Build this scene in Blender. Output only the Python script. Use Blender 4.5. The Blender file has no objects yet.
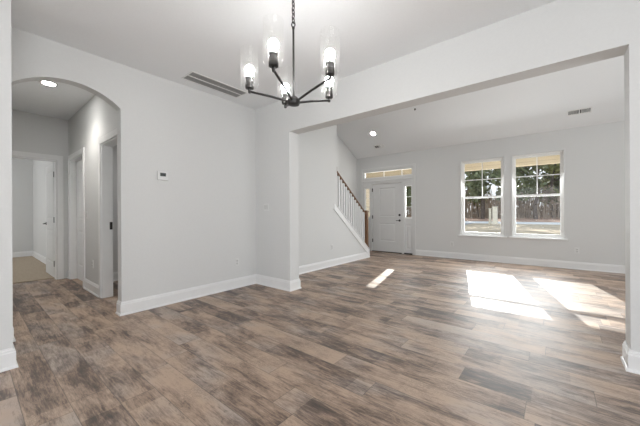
import bpy, bmesh, math, random
from mathutils import Vector, Matrix

random.seed(7)
SC = bpy.context.scene
COL = SC.collection
PI = math.pi

# ------------------------------------------------------------------ camera
F_PX, YAW, ROLL, EYE = 288.86, 0.6836, -0.0052, 1.15
cam_data = bpy.data.cameras.new('camera')
cam_data.sensor_width = 36.0
cam_data.lens = F_PX / 640 * 36
cam_data.clip_start = 0.02
cam = bpy.data.objects.new('camera', cam_data)
COL.objects.link(cam)
fw = Vector((-math.sin(YAW), math.cos(YAW), 0))
rt = Vector((math.cos(YAW), math.sin(YAW), 0))
up = rt.cross(fw)
r2 = math.cos(ROLL) * rt + math.sin(ROLL) * up
u2 = -math.sin(ROLL) * rt + math.cos(ROLL) * up
M = Matrix((r2, u2, -fw)).transposed().to_4x4()
M.translation = Vector((0, 0, EYE))
cam.matrix_world = M
SC.camera = cam

# ------------------------------------------------------------------ world, sun, area lights, exposure
SC.view_settings.view_transform = 'Standard'
SC.view_settings.look = 'None'
SC.view_settings.gamma = 1
SC.view_settings.use_curve_mapping = False
SC.view_settings.exposure = 0.25

world = bpy.data.worlds.new('sky')
SC.world = world
world.use_nodes = True
wn, wl = world.node_tree.nodes, world.node_tree.links
wn.clear()
wo = wn.new('ShaderNodeOutputWorld')
wb = wn.new('ShaderNodeBackground')
wtc = wn.new('ShaderNodeTexCoord')
wsep = wn.new('ShaderNodeSeparateXYZ')
wr = wn.new('ShaderNodeValToRGB')
wr.color_ramp.elements[0].position = 0.0
wr.color_ramp.elements[0].color = (0.93, 0.96, 1.0, 1)
wr.color_ramp.elements[1].position = 0.6
wr.color_ramp.elements[1].color = (0.66, 0.79, 1.0, 1)
wl.new(wtc.outputs['Generated'], wsep.inputs[0])
wl.new(wsep.outputs['Z'], wr.inputs[0])
wl.new(wr.outputs[0], wb.inputs['Color'])
wb.inputs['Strength'].default_value = 1.25
wl.new(wb.outputs[0], wo.inputs[0])


def aim(o, d):
    o.rotation_euler = Vector(d).normalized().to_track_quat('-Z', 'Y').to_euler()


sd = bpy.data.lights.new('sun', 'SUN')
sd.energy = 6.8
sd.angle = math.radians(0.5)
sd.color = (1.0, 0.95, 0.88)
sun = bpy.data.objects.new('sun', sd)
COL.objects.link(sun)
sun.location = (-8, 30, 15)
aim(sun, (0.243, -1.0, -0.445))


def area(name, loc, d, sx, sy, power, color=(1, 1, 1), spread=PI):
    a = bpy.data.lights.new(name, 'AREA')
    a.shape = 'RECTANGLE'
    a.size, a.size_y, a.energy, a.color, a.spread = sx, sy, power, color, spread
    o = bpy.data.objects.new(name, a)
    COL.objects.link(o)
    o.location = loc
    aim(o, d)
    return o


area('kitchen_back_fill', (-0.4, -3.85, 1.35), (0, 1, 0.05), 5.0, 2.3, 31, (0.962, 0.982, 1.0))  # added fill lamp behind the camera, brightens the walls facing it
area('kitchen_side_fill', (2.9, -0.8, 1.5), (-1, 0.25, 0.35), 3.2, 1.9, 82, (0.962, 0.982, 1.0))  # added fill from the unseen kitchen side, for ceiling, left wall and floor
area('living_side_fill', (2.9, 4.6, 1.5), (-1, 0.75, 0.25), 2.6, 1.8, 66, (0.95, 0.98, 1.0))  # added fill lamp before a windowless wall, lifts vault and far wall
area('bedroom_fill', (-9.2, -2.35, 1.5), (0, 1, 0), 1.8, 1.4, 42, (0.962, 0.982, 1.0))  # added lamp out of view that brightens the bedroom, no window built
area('small_room_fill', (-4.9, 2.3, 2.3), (0, -0.3, -1), 0.8, 0.6, 5, (1.0, 0.99, 0.97))  # added overhead fill so the small room does not go black
# daylight entering by the two big windows and the glass round the front door
area('window_daylight', (-1.35, 7.90, 1.50), (0, -1, -0.40), 0.80, 1.70, 38, (0.95, 0.98, 1.0))
area('window_daylight', (-0.30, 7.90, 1.50), (0, -1, -0.40), 0.80, 1.70, 38, (0.95, 0.98, 1.0))
area('sidelight_daylight', (-3.15, 7.90, 1.45), (0, -1, -0.3), 0.16, 0.85, 6.5, (0.95, 0.98, 1.0))
area('transom_daylight', (-3.785, 7.90, 2.28), (0, -1, -0.3), 1.45, 0.15, 3.5, (1.0, 0.98, 0.94))


# ------------------------------------------------------------------ materials
def new_mat(name):
    m = bpy.data.materials.new(name)
    m.use_nodes = True
    nt = m.node_tree
    b = nt.nodes['Principled BSDF']
    return m, nt, b


def mat(name, col, rough=0.5, metal=0.0, noise=0.0, nscale=20.0, spec=0.5, bump=0.0):
    m, nt, b = new_mat(name)
    b.inputs['Base Color'].default_value = (*col, 1)
    b.inputs['Roughness'].default_value = rough
    b.inputs['Metallic'].default_value = metal
    b.inputs['Specular IOR Level'].default_value = spec
    if noise or bump:
        tc = nt.nodes.new('ShaderNodeTexCoord')
        n = nt.nodes.new('ShaderNodeTexNoise')
        n.inputs['Scale'].default_value = nscale
        n.inputs['Detail'].default_value = 3
        nt.links.new(tc.outputs['Object'], n.inputs['Vector'])
        if noise:
            r = nt.nodes.new('ShaderNodeValToRGB')
            r.color_ramp.elements[0].color = (*[c * (1 - noise) for c in col], 1)
            r.color_ramp.elements[1].color = (*[min(1, c * (1 + noise)) for c in col], 1)
            r.color_ramp.elements[0].position = 0.3
            r.color_ramp.elements[1].position = 0.7
            nt.links.new(n.outputs['Fac'], r.inputs[0])
            nt.links.new(r.outputs[0], b.inputs['Base Color'])
        if bump:
            bp = nt.nodes.new('ShaderNodeBump')
            bp.inputs['Strength'].default_value = bump
            bp.inputs['Distance'].default_value = 0.002
            nt.links.new(n.outputs['Fac'], bp.inputs['Height'])
            nt.links.new(bp.outputs[0], b.inputs['Normal'])
    return m


def emit_mat(name, col, strength):
    m, nt, b = new_mat(name)
    b.inputs['Base Color'].default_value = (0.9, 0.9, 0.9, 1)
    b.inputs['Emission Color'].default_value = (*col, 1)
    b.inputs['Emission Strength'].default_value = strength
    return m


def glass_mat(name, tint=(0.97, 0.98, 0.98), milk=0.0, refl=1.0, ior=0.6):
    m = bpy.data.materials.new(name)
    m.use_nodes = True
    nt = m.node_tree
    nt.nodes.clear()
    out = nt.nodes.new('ShaderNodeOutputMaterial')
    tr = nt.nodes.new('ShaderNodeBsdfTransparent')
    tr.inputs[0].default_value = (*tint, 1)
    gl = nt.nodes.new('ShaderNodeBsdfGlossy')
    gl.inputs['Roughness'].default_value = 0.03
    gl.inputs['Color'].default_value = (refl, refl, refl, 1)
    lw = nt.nodes.new('ShaderNodeLayerWeight')
    lw.inputs['Blend'].default_value = 0.5
    pw = nt.nodes.new('ShaderNodeMath')
    pw.operation = 'POWER'
    pw.inputs[1].default_value = 4.0
    fr = nt.nodes.new('ShaderNodeMapRange')
    fr.inputs['To Min'].default_value = 0.02
    fr.inputs['To Max'].default_value = ior
    nt.links.new(lw.outputs['Facing'], pw.inputs[0])
    nt.links.new(pw.outputs[0], fr.inputs['Value'])
    mx = nt.nodes.new('ShaderNodeMixShader')
    nt.links.new(fr.outputs[0], mx.inputs[0])
    last = tr
    if milk:
        tl = nt.nodes.new('ShaderNodeBsdfTranslucent')
        tl.inputs[0].default_value = (0.95, 0.95, 0.94, 1)
        df = nt.nodes.new('ShaderNodeBsdfDiffuse')
        df.inputs[0].default_value = (0.95, 0.95, 0.94, 1)
        ad = nt.nodes.new('ShaderNodeMixShader')
        nt.links.new(tl.outputs[0], ad.inputs[1])
        nt.links.new(df.outputs[0], ad.inputs[2])
        mm = nt.nodes.new('ShaderNodeMixShader')
        # seeded glass: small bubbles are milkier than the clear body
        tc = nt.nodes.new('ShaderNodeTexCoord')
        vo = nt.nodes.new('ShaderNodeTexNoise')
        vo.inputs['Scale'].default_value = 90
        mr = nt.nodes.new('ShaderNodeMapRange')
        mr.inputs['From Min'].default_value = 0.35
        mr.inputs['From Max'].default_value = 0.75
        mr.inputs['To Min'].default_value = milk * 0.6
        mr.inputs['To Max'].default_value = milk * 2.0
        nt.links.new(tc.outputs['Object'], vo.inputs['Vector'])
        nt.links.new(vo.outputs['Fac'], mr.inputs['Value'])
        nt.links.new(mr.outputs[0], mm.inputs[0])
        nt.links.new(tr.outputs[0], mm.inputs[1])
        nt.links.new(ad.outputs[0], mm.inputs[2])
        last = mm
    nt.links.new(last.outputs[0], mx.inputs[1])
    nt.links.new(gl.outputs[0], mx.inputs[2])
    nt.links.new(mx.outputs[0], out.inputs[0])
    return m


def plank_mat():
    m, nt, b = new_mat('wood_plank_floor')
    N, L = nt.nodes, nt.links

    def mth(op, a, c=None, d=None):
        n = N.new('ShaderNodeMath')
        n.operation = op
        for i, v in enumerate((a, c, d)):
            if v is None:
                continue
            if isinstance(v, (int, float)):
                n.inputs[i].default_value = v
            else:
                L.new(v, n.inputs[i])
        return n.outputs[0]

    def comb(x, y, z):
        n = N.new('ShaderNodeCombineXYZ')
        for i, v in enumerate((x, y, z)):
            if isinstance(v, (int, float)):
                n.inputs[i].default_value = v
            else:
                L.new(v, n.inputs[i])
        return n.outputs[0]

    def noise(vec, scale, detail=3, rough=0.55, dist=0.0):
        n = N.new('ShaderNodeTexNoise')
        n.inputs['Scale'].default_value = scale
        n.inputs['Detail'].default_value = detail
        n.inputs['Roughness'].default_value = rough
        n.inputs['Distortion'].default_value = dist
        L.new(vec, n.inputs['Vector'])
        return n.outputs['Fac']

    def ramp(fac, stops):
        n = N.new('ShaderNodeValToRGB')
        e = n.color_ramp.elements
        while len(e) < len(stops):
            e.new(0.5)
        for i, (p, c) in enumerate(stops):
            e[i].position = p
            e[i].color = (*c, 1)
        L.new(fac, n.inputs[0])
        return n.outputs[0]

    def mix(fac, a, c, mode='MIX'):
        n = N.new('ShaderNodeMix')
        n.data_type = 'RGBA'
        n.blend_type = mode
        if isinstance(fac, (int, float)):
            n.inputs[0].default_value = fac
        else:
            L.new(fac, n.inputs[0])
        for i, v in ((6, a), (7, c)):
            if isinstance(v, tuple):
                n.inputs[i].default_value = (*v, 1)
            else:
                L.new(v, n.inputs[i])
        return n.outputs[2]

    tc = N.new('ShaderNodeTexCoord')
    sp = N.new('ShaderNodeSeparateXYZ')
    L.new(tc.outputs['Object'], sp.inputs[0])
    x, y = sp.outputs['X'], sp.outputs['Y']
    v = mth('DIVIDE', mth('SUBTRACT', y, 1.37 - 0.1945 * 40), 0.1945)
    row = mth('FLOOR', v)
    vf = mth('FRACT', v)
    wn1 = N.new('ShaderNodeTexWhiteNoise')
    wn1.noise_dimensions = '1D'
    L.new(row, wn1.inputs['W'])
    u = mth('ADD', mth('DIVIDE', x, 1.22), mth('MULTIPLY', wn1.outputs['Value'], 9.0))
    colm = mth('FLOOR', u)
    uf = mth('FRACT', u)
    wn2 = N.new('ShaderNodeTexWhiteNoise')
    wn2.noise_dimensions = '2D'
    L.new(comb(row, colm, 0), wn2.inputs['Vector'])
    rnd = wn2.outputs['Value']
    # plank-local coordinates, offset so that no plank continues the next one
    px = mth('ADD', x, mth('MULTIPLY', rnd, 37.0))
    py = mth('ADD', y, mth('MULTIPLY', rnd, 11.0))
    blotch = noise(comb(mth('MULTIPLY', px, 0.75), mth('MULTIPLY', py, 2.6), 0), 2.4, 5, 0.62, 0.5)
    cloud = noise(comb(mth('MULTIPLY', px, 0.6), mth('MULTIPLY', py, 2.3), 5.0), 8.0, 7, 0.72, 0.9)
    grain = noise(comb(mth('MULTIPLY', px, 2.2), mth('MULTIPLY', py, 34.0), 0), 2.6, 6, 0.65, 0.5)
    knot = noise(comb(mth('MULTIPLY', px, 1.1), mth('MULTIPLY', py, 2.4), 9.0), 11.0, 4, 0.7, 2.2)
    tone = mth('ADD', mth('MULTIPLY', rnd, 0.18), mth('MULTIPLY', blotch, 0.95))
    tone = mth('ADD', tone, mth('MULTIPLY', mth('SUBTRACT', cloud, 0.5), 0.72))
    tone = mth('ADD', tone, mth('MULTIPLY', mth('SUBTRACT', grain, 0.5), 0.55))
    wn3 = N.new('ShaderNodeTexWhiteNoise')
    wn3.noise_dimensions = '2D'
    blk = mth('FLOOR', mth('ADD', mth('MULTIPLY', uf, 3.0), mth('MULTIPLY', rnd, 0.9)))
    L.new(comb(mth('ADD', row, mth('MULTIPLY', colm, 31.0)), mth('ADD', blk, 0.5), 0), wn3.inputs['Vector'])
    tone = mth('ADD', tone, mth('MULTIPLY', mth('SUBTRACT', wn3.outputs['Value'], 0.5), 0.17))
    fine = noise(comb(mth('MULTIPLY', px, 0.8), mth('MULTIPLY', py, 5.0), 13.0), 24.0, 5, 0.75, 0.8)
    tone = mth('ADD', tone, mth('MULTIPLY', mth('SUBTRACT', fine, 0.5), 0.40))
    tone = mth('ADD', tone, 0.022)
    base = ramp(tone, [(0.30, (0.036, 0.020, 0.013)), (0.43, (0.115, 0.068, 0.045)),
                       (0.53, (0.258, 0.173, 0.121)), (0.72, (0.470, 0.335, 0.240))])
    grey = ramp(tone, [(0.30, (0.045, 0.030, 0.024)), (0.47, (0.155, 0.112, 0.090)),
                       (0.72, (0.440, 0.352, 0.292))])
    gsel = ramp(noise(comb(px, mth('MULTIPLY', py, 1.5), 21.0), 1.7, 2), [(0.48, (0, 0, 0)), (0.66, (1, 1, 1))])
    c = mix(gsel, base, grey)
    kmask = ramp(knot, [(0.60, (0, 0, 0)), (0.72, (1, 1, 1))])
    kk = mth('MULTIPLY', kmask, 0.55)
    c = mix(kk, c, (0.045, 0.030, 0.022))
    vein = noise(comb(mth('MULTIPLY', px, 2.0), mth('MULTIPLY', py, 6.0), 3.0), 9.0, 6, 0.75, 1.6)
    vmask = ramp(mth('ABSOLUTE', mth('SUBTRACT', vein, 0.5)), [(0.0, (1, 1, 1)), (0.045, (0, 0, 0))])
    patchy = ramp(noise(comb(px, mth('MULTIPLY', py, 2.0), 33.0), 3.0, 3), [(0.45, (0, 0, 0)), (0.62, (1, 1, 1))])
    c = mix(mth('MULTIPLY', mth('MULTIPLY', vmask, patchy), 0.6), c, (0.05, 0.032, 0.022))
    # seams
    ev = mth('MINIMUM', vf, mth('SUBTRACT', 1.0, vf))
    eu = mth('MINIMUM', uf, mth('SUBTRACT', 1.0, uf))
    sv = mth('LESS_THAN', ev, 0.010)
    su = mth('LESS_THAN', eu, 0.0018)
    seam = mth('MAXIMUM', sv, su)
    c = mix(mth('MULTIPLY', seam, 0.6), c, (0.03, 0.022, 0.018))
    L.new(c, b.inputs['Base Color'])
    rr = mth('ADD', 0.40, mth('MULTIPLY', grain, 0.14))
    L.new(rr, b.inputs['Roughness'])
    b.inputs['Specular IOR Level'].default_value = 1.0
    bp = N.new('ShaderNodeBump')
    bp.inputs['Strength'].default_value = 0.25
    bp.inputs['Distance'].default_value = 0.002
    hgt = mth('SUBTRACT', mth('MULTIPLY', grain, 0.5), seam)
    L.new(hgt, bp.inputs['Height'])
    L.new(bp.outputs[0], b.inputs['Normal'])
    return m


def rail_wood_mat():
    m, nt, b = new_mat('stained_oak')
    tc = nt.nodes.new('ShaderNodeTexCoord')
    mp = nt.nodes.new('ShaderNodeMapping')
    mp.inputs['Scale'].default_value = (40, 4, 4)
    n = nt.nodes.new('ShaderNodeTexNoise')
    n.inputs['Scale'].default_value = 4
    n.inputs['Detail'].default_value = 4
    r = nt.nodes.new('ShaderNodeValToRGB')
    r.color_ramp.elements[0].color = (0.11, 0.052, 0.022, 1)
    r.color_ramp.elements[1].color = (0.24, 0.125, 0.058, 1)
    nt.links.new(tc.outputs['Object'], mp.inputs[0])
    nt.links.new(mp.outputs[0], n.inputs['Vector'])
    nt.links.new(n.outputs['Fac'], r.inputs[0])
    nt.links.new(r.outputs[0], b.inputs['Base Color'])
    b.inputs['Roughness'].default_value = 0.35
    return m


def siding_mat():
    m, nt, b = new_mat('cream_lap_siding')
    tc = nt.nodes.new('ShaderNodeTexCoord')
    w = nt.nodes.new('ShaderNodeTexWave')
    w.wave_type = 'BANDS'
    w.bands_direction = 'Z'
    w.wave_profile = 'SAW'
    w.inputs['Scale'].default_value = 3.0
    r = nt.nodes.new('ShaderNodeValToRGB')
    r.color_ramp.elements[0].color = (0.46, 0.38, 0.27, 1)
    r.color_ramp.elements[0].position = 0.0
    r.color_ramp.elements[1].color = (0.74, 0.65, 0.50, 1)
    r.color_ramp.elements[1].position = 0.14
    nt.links.new(tc.outputs['Object'], w.inputs['Vector'])
    nt.links.new(w.outputs['Fac'], r.inputs[0])
    nt.links.new(r.outputs[0], b.inputs['Base Color'])
    b.inputs['Roughness'].default_value = 0.7
    return m


MAT = {
    'wall': mat('wall_paint', (0.675, 0.677, 0.668), 0.75, noise=0.012, nscale=60, spec=0.25, bump=0.06),
    'ceil': mat('ceiling_paint', (0.845, 0.857, 0.865), 0.85, noise=0.012, nscale=80, spec=0.2, bump=0.08),
    'trim': mat('white_trim_paint', (0.80, 0.80, 0.795), 0.35, noise=0.01, nscale=10),
    'door': mat('door_paint', (0.71, 0.71, 0.70), 0.4, noise=0.01, nscale=10),
    'vinyl': mat('white_vinyl', (0.88, 0.88, 0.86), 0.35, noise=0.01, nscale=10),
    'floor': plank_mat(),
    'oak': rail_wood_mat(),
    'black': mat('dark_bronze_metal', (0.022, 0.020, 0.019), 0.34, 0.3, noise=0.15, nscale=30),
    'gunmetal': mat('brushed_gunmetal', (0.055, 0.052, 0.05), 0.35, 0.6, noise=0.15, nscale=40),
    'bulb': emit_mat('lit_bulb', (1.0, 0.995, 0.985), 80.0),
    'bulbbase': mat('bulb_base_white', (0.8, 0.8, 0.78), 0.4, noise=0.02),
    'shade': glass_mat('seeded_glass', (0.99, 0.99, 0.987), 0.006, 1.0, 0.35),
    'pane': glass_mat('window_glass', (0.96, 0.97, 0.965), 0.0, 0.7, 0.5),
    'grille': mat('grille_white_metal', (0.80, 0.80, 0.79), 0.4, noise=0.01),
    'dark': mat('duct_dark', (0.05, 0.05, 0.05), 0.8, noise=0.1),
    'filter': mat('grey_filter', (0.42, 0.42, 0.415), 0.9, noise=0.15, nscale=120),
    'plastic': mat('white_plastic', (0.715, 0.717, 0.705), 0.4, noise=0.01),
    'socketplastic': mat('warm_grey_plastic', (0.58, 0.58, 0.565), 0.45, noise=0.01),
    'lcd': mat('grey_display', (0.06, 0.065, 0.065), 0.25, noise=0.05),
    'lamp': emit_mat('lit_lens', (1.0, 0.98, 0.95), 110.0),
    'carpet': mat('beige_carpet', (0.45, 0.375, 0.29), 0.95, noise=0.18, nscale=60, spec=0.1, bump=0.6),
    'siding': siding_mat(),
    'concrete': mat('pale_concrete', (0.34, 0.325, 0.30), 0.9, noise=0.08, nscale=3),
    'road': mat('pale_road', (0.72, 0.69, 0.63), 0.9, noise=0.06, nscale=2),
    'grass': mat('dry_lawn', (0.48, 0.37, 0.24), 1.0, noise=0.30, nscale=0.9),
    'straw': mat('pine_straw', (0.44, 0.27, 0.18), 1.0, noise=0.30, nscale=1.2),
    'bark': mat('grey_bark', (0.13, 0.105, 0.085), 0.95, noise=0.3, nscale=6),
    'leaf': mat('evergreen_leaf', (0.20, 0.225, 0.115), 0.7, noise=0.45, nscale=0.6),
    'leafpale': mat('pale_leaf', (0.30, 0.31, 0.12), 0.7, noise=0.4, nscale=0.6),
    'brush': mat('bare_brush', (0.36, 0.29, 0.22), 0.95, noise=0.4, nscale=0.7),
    'cream': mat('cream_post_paint', (0.80, 0.74, 0.60), 0.7, noise=0.05, nscale=4),
    'roofing': mat('grey_shingle', (0.16, 0.15, 0.14), 0.9, noise=0.2, nscale=5),
}


# ------------------------------------------------------------------ mesh helpers
def bm_new():
    return bmesh.new()


def box(bm, a, b):
    (x0, y0, z0), (x1, y1, z1) = a, b
    x0, x1 = min(x0, x1), max(x0, x1)
    y0, y1 = min(y0, y1), max(y0, y1)
    z0, z1 = min(z0, z1), max(z0, z1)
    v = [bm.verts.new(p) for p in ((x0, y0, z0), (x1, y0, z0), (x1, y1, z0), (x0, y1, z0),
                                   (x0, y0, z1), (x1, y0, z1), (x1, y1, z1), (x0, y1, z1))]
    for f in ((0, 3, 2, 1), (4, 5, 6, 7), (0, 1, 5, 4), (1, 2, 6, 5), (2, 3, 7, 6), (3, 0, 4, 7)):
        bm.faces.new([v[i] for i in f])
    return bm


def prism(bm, pts, d):
    """closed polygon (3D points, in order) extruded by the vector d"""
    a = [bm.verts.new(p) for p in pts]
    b = [bm.verts.new(Vector(p) + Vector(d)) for p in pts]
    n = len(pts)
    bm.faces.new(a[::-1])
    bm.faces.new(b)
    for i in range(n):
        bm.faces.new((a[i], a[(i + 1) % n], b[(i + 1) % n], b[i]))
    return bm


def lathe(bm, prof, centre=(0, 0, 0), n=24, axis='Z', cap=True):
    """profile of (radius, height) turned about the axis through centre"""
    c = Vector(centre)
    rings = []
    for r, h in prof:
        ring = []
        for k in range(n):
            a = 2 * PI * k / n
            if axis == 'Z':
                p = (r * math.cos(a), r * math.sin(a), h)
            elif axis == 'Y':
                p = (r * math.cos(a), h, r * math.sin(a))
            else:
                p = (h, r * math.cos(a), r * math.sin(a))
            ring.append(bm.verts.new(c + Vector(p)))
        rings.append(ring)
    for i in range(len(rings) - 1):
        for k in range(n):
            bm.faces.new((rings[i][k], rings[i][(k + 1) % n], rings[i + 1][(k + 1) % n], rings[i + 1][k]))
    if cap:
        bm.faces.new(rings[0][::-1])
        bm.faces.new(rings[-1])
    return bm


def tube(bm, pts, r, n=10, closed=False, squash=None):
    pts = [Vector(p) for p in pts]
    rings = []
    m = len(pts)
    for i, p in enumerate(pts):
        if closed:
            t = (pts[(i + 1) % m] - pts[i - 1]).normalized()
        else:
            t = (pts[min(i + 1, m - 1)] - pts[max(i - 1, 0)]).normalized()
        ref = Vector((0, 0, 1)) if abs(t.z) < 0.9 else Vector((1, 0, 0))
        a = t.cross(ref).normalized()
        b = t.cross(a).normalized()
        rr = r[i] if isinstance(r, (list, tuple)) else r
        rings.append([bm.verts.new(p + (a * math.cos(2 * PI * k / n) + b * math.sin(2 * PI * k / n)) * rr) for k in range(n)])
    for i in range(m if closed else m - 1):
        j = (i + 1) % m
        for k in range(n):
            bm.faces.new((rings[i][k], rings[i][(k + 1) % n], rings[j][(k + 1) % n], rings[j][k]))
    if not closed:
        bm.faces.new(rings[0][::-1])
        bm.faces.new(rings[-1])
    return bm


def obj(name, bm, m, parent=None, loc=None, smooth=False, bevel=0.0):
    bmesh.ops.recalc_face_normals(bm, faces=bm.faces[:])
    me = bpy.data.meshes.new(name)
    bm.to_mesh(me)
    bm.free()
    o = bpy.data.objects.new(name, me)
    COL.objects.link(o)
    me.materials.append(m)
    if smooth:
        for p in me.polygons:
            p.use_smooth = True
        try:
            me.set_sharp_from_angle(angle=math.radians(40))
        except Exception:
            pass
    if bevel:
        md = o.modifiers.new('bevel', 'BEVEL')
        md.width = bevel
        md.segments = 2
        md.limit_method = 'ANGLE'
    if parent:
        o.parent = parent
    if loc:
        o.location = loc
    return o


def tag(o, label, cat, group=None, kind=None):
    o['label'] = label
    o['category'] = cat
    if group:
        o['group'] = group
    if kind:
        o['kind'] = kind
    return o


def empty(name, loc=(0, 0, 0)):
    o = bpy.data.objects.new(name, None)
    COL.objects.link(o)
    o.empty_display_size = 0.1
    o.location = loc
    return o


def thing(name, label, cat, loc=(0, 0, 0), group=None):
    return tag(empty(name, loc), label, cat, group)


def setting(o, label, cat):
    o['kind'] = 'structure'
    return tag(o, label, cat)


def dup(root, loc, label=None):
    r = root.copy()
    COL.objects.link(r)
    r.location = loc
    if label:
        r['label'] = label
    for ch in list(root.children):
        c = ch.copy()
        COL.objects.link(c)
        c.parent = r
        for g in list(ch.children):
            d = g.copy()
            COL.objects.link(d)
            d.parent = c
    return r


def holed_wall(bm, axis, p0, p1, us, zs, holes):
    """wall slab between p0 and p1 on axis ('X': plane x=const, runs in y; 'Y': plane y=const, runs in x);
    us, zs: extents (min, max); holes: (u0, u1, z0, z1)"""
    U = sorted({us[0], us[1], *[h[0] for h in holes], *[h[1] for h in holes]})
    Z = sorted({zs[0], zs[1], *[h[2] for h in holes], *[h[3] for h in holes]})
    nu, nz = len(U) - 1, len(Z) - 1

    def solid(i, k):
        if i < 0 or k < 0 or i >= nu or k >= nz:
            return False
        cu, cz = (U[i] + U[i + 1]) / 2, (Z[k] + Z[k + 1]) / 2
        return not any(h[0] < cu < h[1] and h[2] < cz < h[3] for h in holes)
    cache = {}

    def V(p, u, z):
        key = (p, u, z)
        if key not in cache:
            cache[key] = bm.verts.new((p, u, z) if axis == 'X' else (u, p, z))
        return cache[key]
    for i in range(nu):
        for k in range(nz):
            if not solid(i, k):
                continue
            u0, u1, z0, z1 = U[i], U[i + 1], Z[k], Z[k + 1]
            for p in (p0, p1):
                bm.faces.new((V(p, u0, z0), V(p, u1, z0), V(p, u1, z1), V(p, u0, z1)))
            if not solid(i - 1, k):
                bm.faces.new((V(p0, u0, z0), V(p1, u0, z0), V(p1, u0, z1), V(p0, u0, z1)))
            if not solid(i + 1, k):
                bm.faces.new((V(p0, u1, z0), V(p1, u1, z0), V(p1, u1, z1), V(p0, u1, z1)))
            if not solid(i, k - 1):
                bm.faces.new((V(p0, u0, z0), V(p1, u0, z0), V(p1, u1, z0), V(p0, u1, z0)))
            if not solid(i, k + 1):
                bm.faces.new((V(p0, u0, z1), V(p1, u0, z1), V(p1, u1, z1), V(p0, u1, z1)))
    return bm


BASE_PROFILE = [(0, 0), (0.027, 0), (0.027, 0.008), (0.022, 0.018), (0.016, 0.022), (0.016, 0.118),
                (0.011, 0.124), (0.011, 0.136), (0.005, 0.144), (0.005, 0.152), (0, 0.152)]


def sweep(bm, path, prof, closed=False):
    """sweep a (out, up) profile along a floor polyline; 'out' is to the left of travel; corners mitred"""
    P = [Vector((p[0], p[1], 0)) for p in path]
    n = len(P)
    rings = []
    for i in range(n):
        dirs = []
        if i > 0:
            dirs.append((P[i] - P[i - 1]).normalized())
        if i < n - 1:
            dirs.append((P[i + 1] - P[i]).normalized())
        norms = [Vector((-d.y, d.x, 0)) for d in dirs]
        if len(norms) == 2:
            s = norms[0] + norms[1]
            mv = s / (1 + norms[0].dot(norms[1]))
        else:
            mv = norms[0]
        rings.append([bm.verts.new(P[i] + mv * o + Vector((0, 0, h))) for o, h in prof])
    k = len(prof)
    for i in range(n - 1):
        for j in range(k):
            bm.faces.new((rings[i][j], rings[i][(j + 1) % k], rings[i + 1][(j + 1) % k], rings[i + 1][j]))
    bm.faces.new(rings[0])
    bm.faces.new(rings[-1][::-1])
    return bm


# ------------------------------------------------------------------ dimensions (metres)
XL = -3.823          # dining room's left wall
TL = 0.125           # its thickness
YB, YB2 = 3.023, 3.217   # wall with the wide opening
XJ, XR = -3.04, 0.417    # the opening's jambs
ZO = 2.3565          # the opening's head
H = 2.857            # flat ceilings
YF = 7.702           # far wall
TF = 0.15
HF = 2.829           # far wall's top under the slope
XS = -3.741          # stair wall
XG = -4.783          # wall behind the stairs
XM = 3.05            # right-hand walls (outside the picture)
SL = 0.515           # slope of the vault
YR = (YB2 + YF) / 2  # ridge
XE = -6.828          # hall's end wall
YH = 1.178           # hall's right wall


def vault(y):
    return HF + SL * (min(YF - y, y - YB2))


# ------------------------------------------------------------------ setting
# floor
b = bm_new()
box(b, (-6.99, -4.0, -0.12), (XM, YF + TF, 0))
setting(obj('floor', b, MAT['floor']), 'mottled brown wood plank floor through all rooms', 'floor')

b = bm_new()
box(b, (-11.3, -2.6, -0.12), (-6.99, 1.18, 0.012))
setting(obj('floor_carpet', b, MAT['carpet']), 'beige carpet of the bedroom past the hall', 'carpet')

# ceilings
b = bm_new()
box(b, (-11.3, -4.0, H), (XM, YB2, H + 0.14))
setting(obj('ceiling', b, MAT['ceil']), 'flat white ceiling above dining room and hall', 'ceiling')

b = bm_new()
yb_, yf_ = YB2, YF + TF
prism(b, [(-4.9, yf_, HF - SL * TF), (-4.9, YR, vault(YR)), (-4.9, yb_, HF), (-4.9, yb_, HF + 0.17),
          (-4.9, YR, vault(YR) + 0.17), (-4.9, yf_, HF - SL * TF + 0.17)], (XM + 0.12 + 4.9, 0, 0))
setting(obj('ceiling_vaulted', b, MAT['ceil']), 'sloped white ceiling rising from the window wall', 'ceiling')

# left wall with the arched passage
AL, AR, ASP, ACR = 0.258, 1.118, 2.345, 2.512
ac, ah, ar = (AL + AR) / 2, (AR - AL) / 2, ACR - ASP
RAD = (ah * ah + ar * ar) / (2 * ar)
arc = []
for k in range(25):
    yy = AL + (AR - AL) * k / 24
    arc.append((XL, yy, ACR - RAD + math.sqrt(RAD * RAD - (yy - ac) ** 2)))
b = bm_new()
prism(b, [(XL, -4.0, 0), (XL, AL, 0)] + arc + [(XL, AR, 0), (XL, YB2, 0), (XL, YB2, H), (XL, -4.0, H)], (-TL, 0, 0))
setting(obj('wall_left', b, MAT['wall']), 'grey wall with an arched passage into the hall', 'wall')

# wall with the wide opening
b = bm_new()
prism(b, [(XL, YB, 0), (XJ, YB, 0), (XJ, YB, ZO), (XR, YB, ZO), (XR, YB, 0), (XM, YB, 0), (XM, YB, H + 0.1), (XL, YB, H + 0.1)],
      (0, YB2 - YB, 0))
setting(obj('wall_opening', b, MAT['wall']), 'wall with a wide squared opening into the living room', 'wall')

# stub wall at the left edge of the picture
b = bm_new()
box(b, (XL, 0.03, 0), (-3.165, 0.222, H))
setting(obj('wall_stub', b, MAT['wall']), 'short wall end at left edge next to the arch', 'wall')

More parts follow.
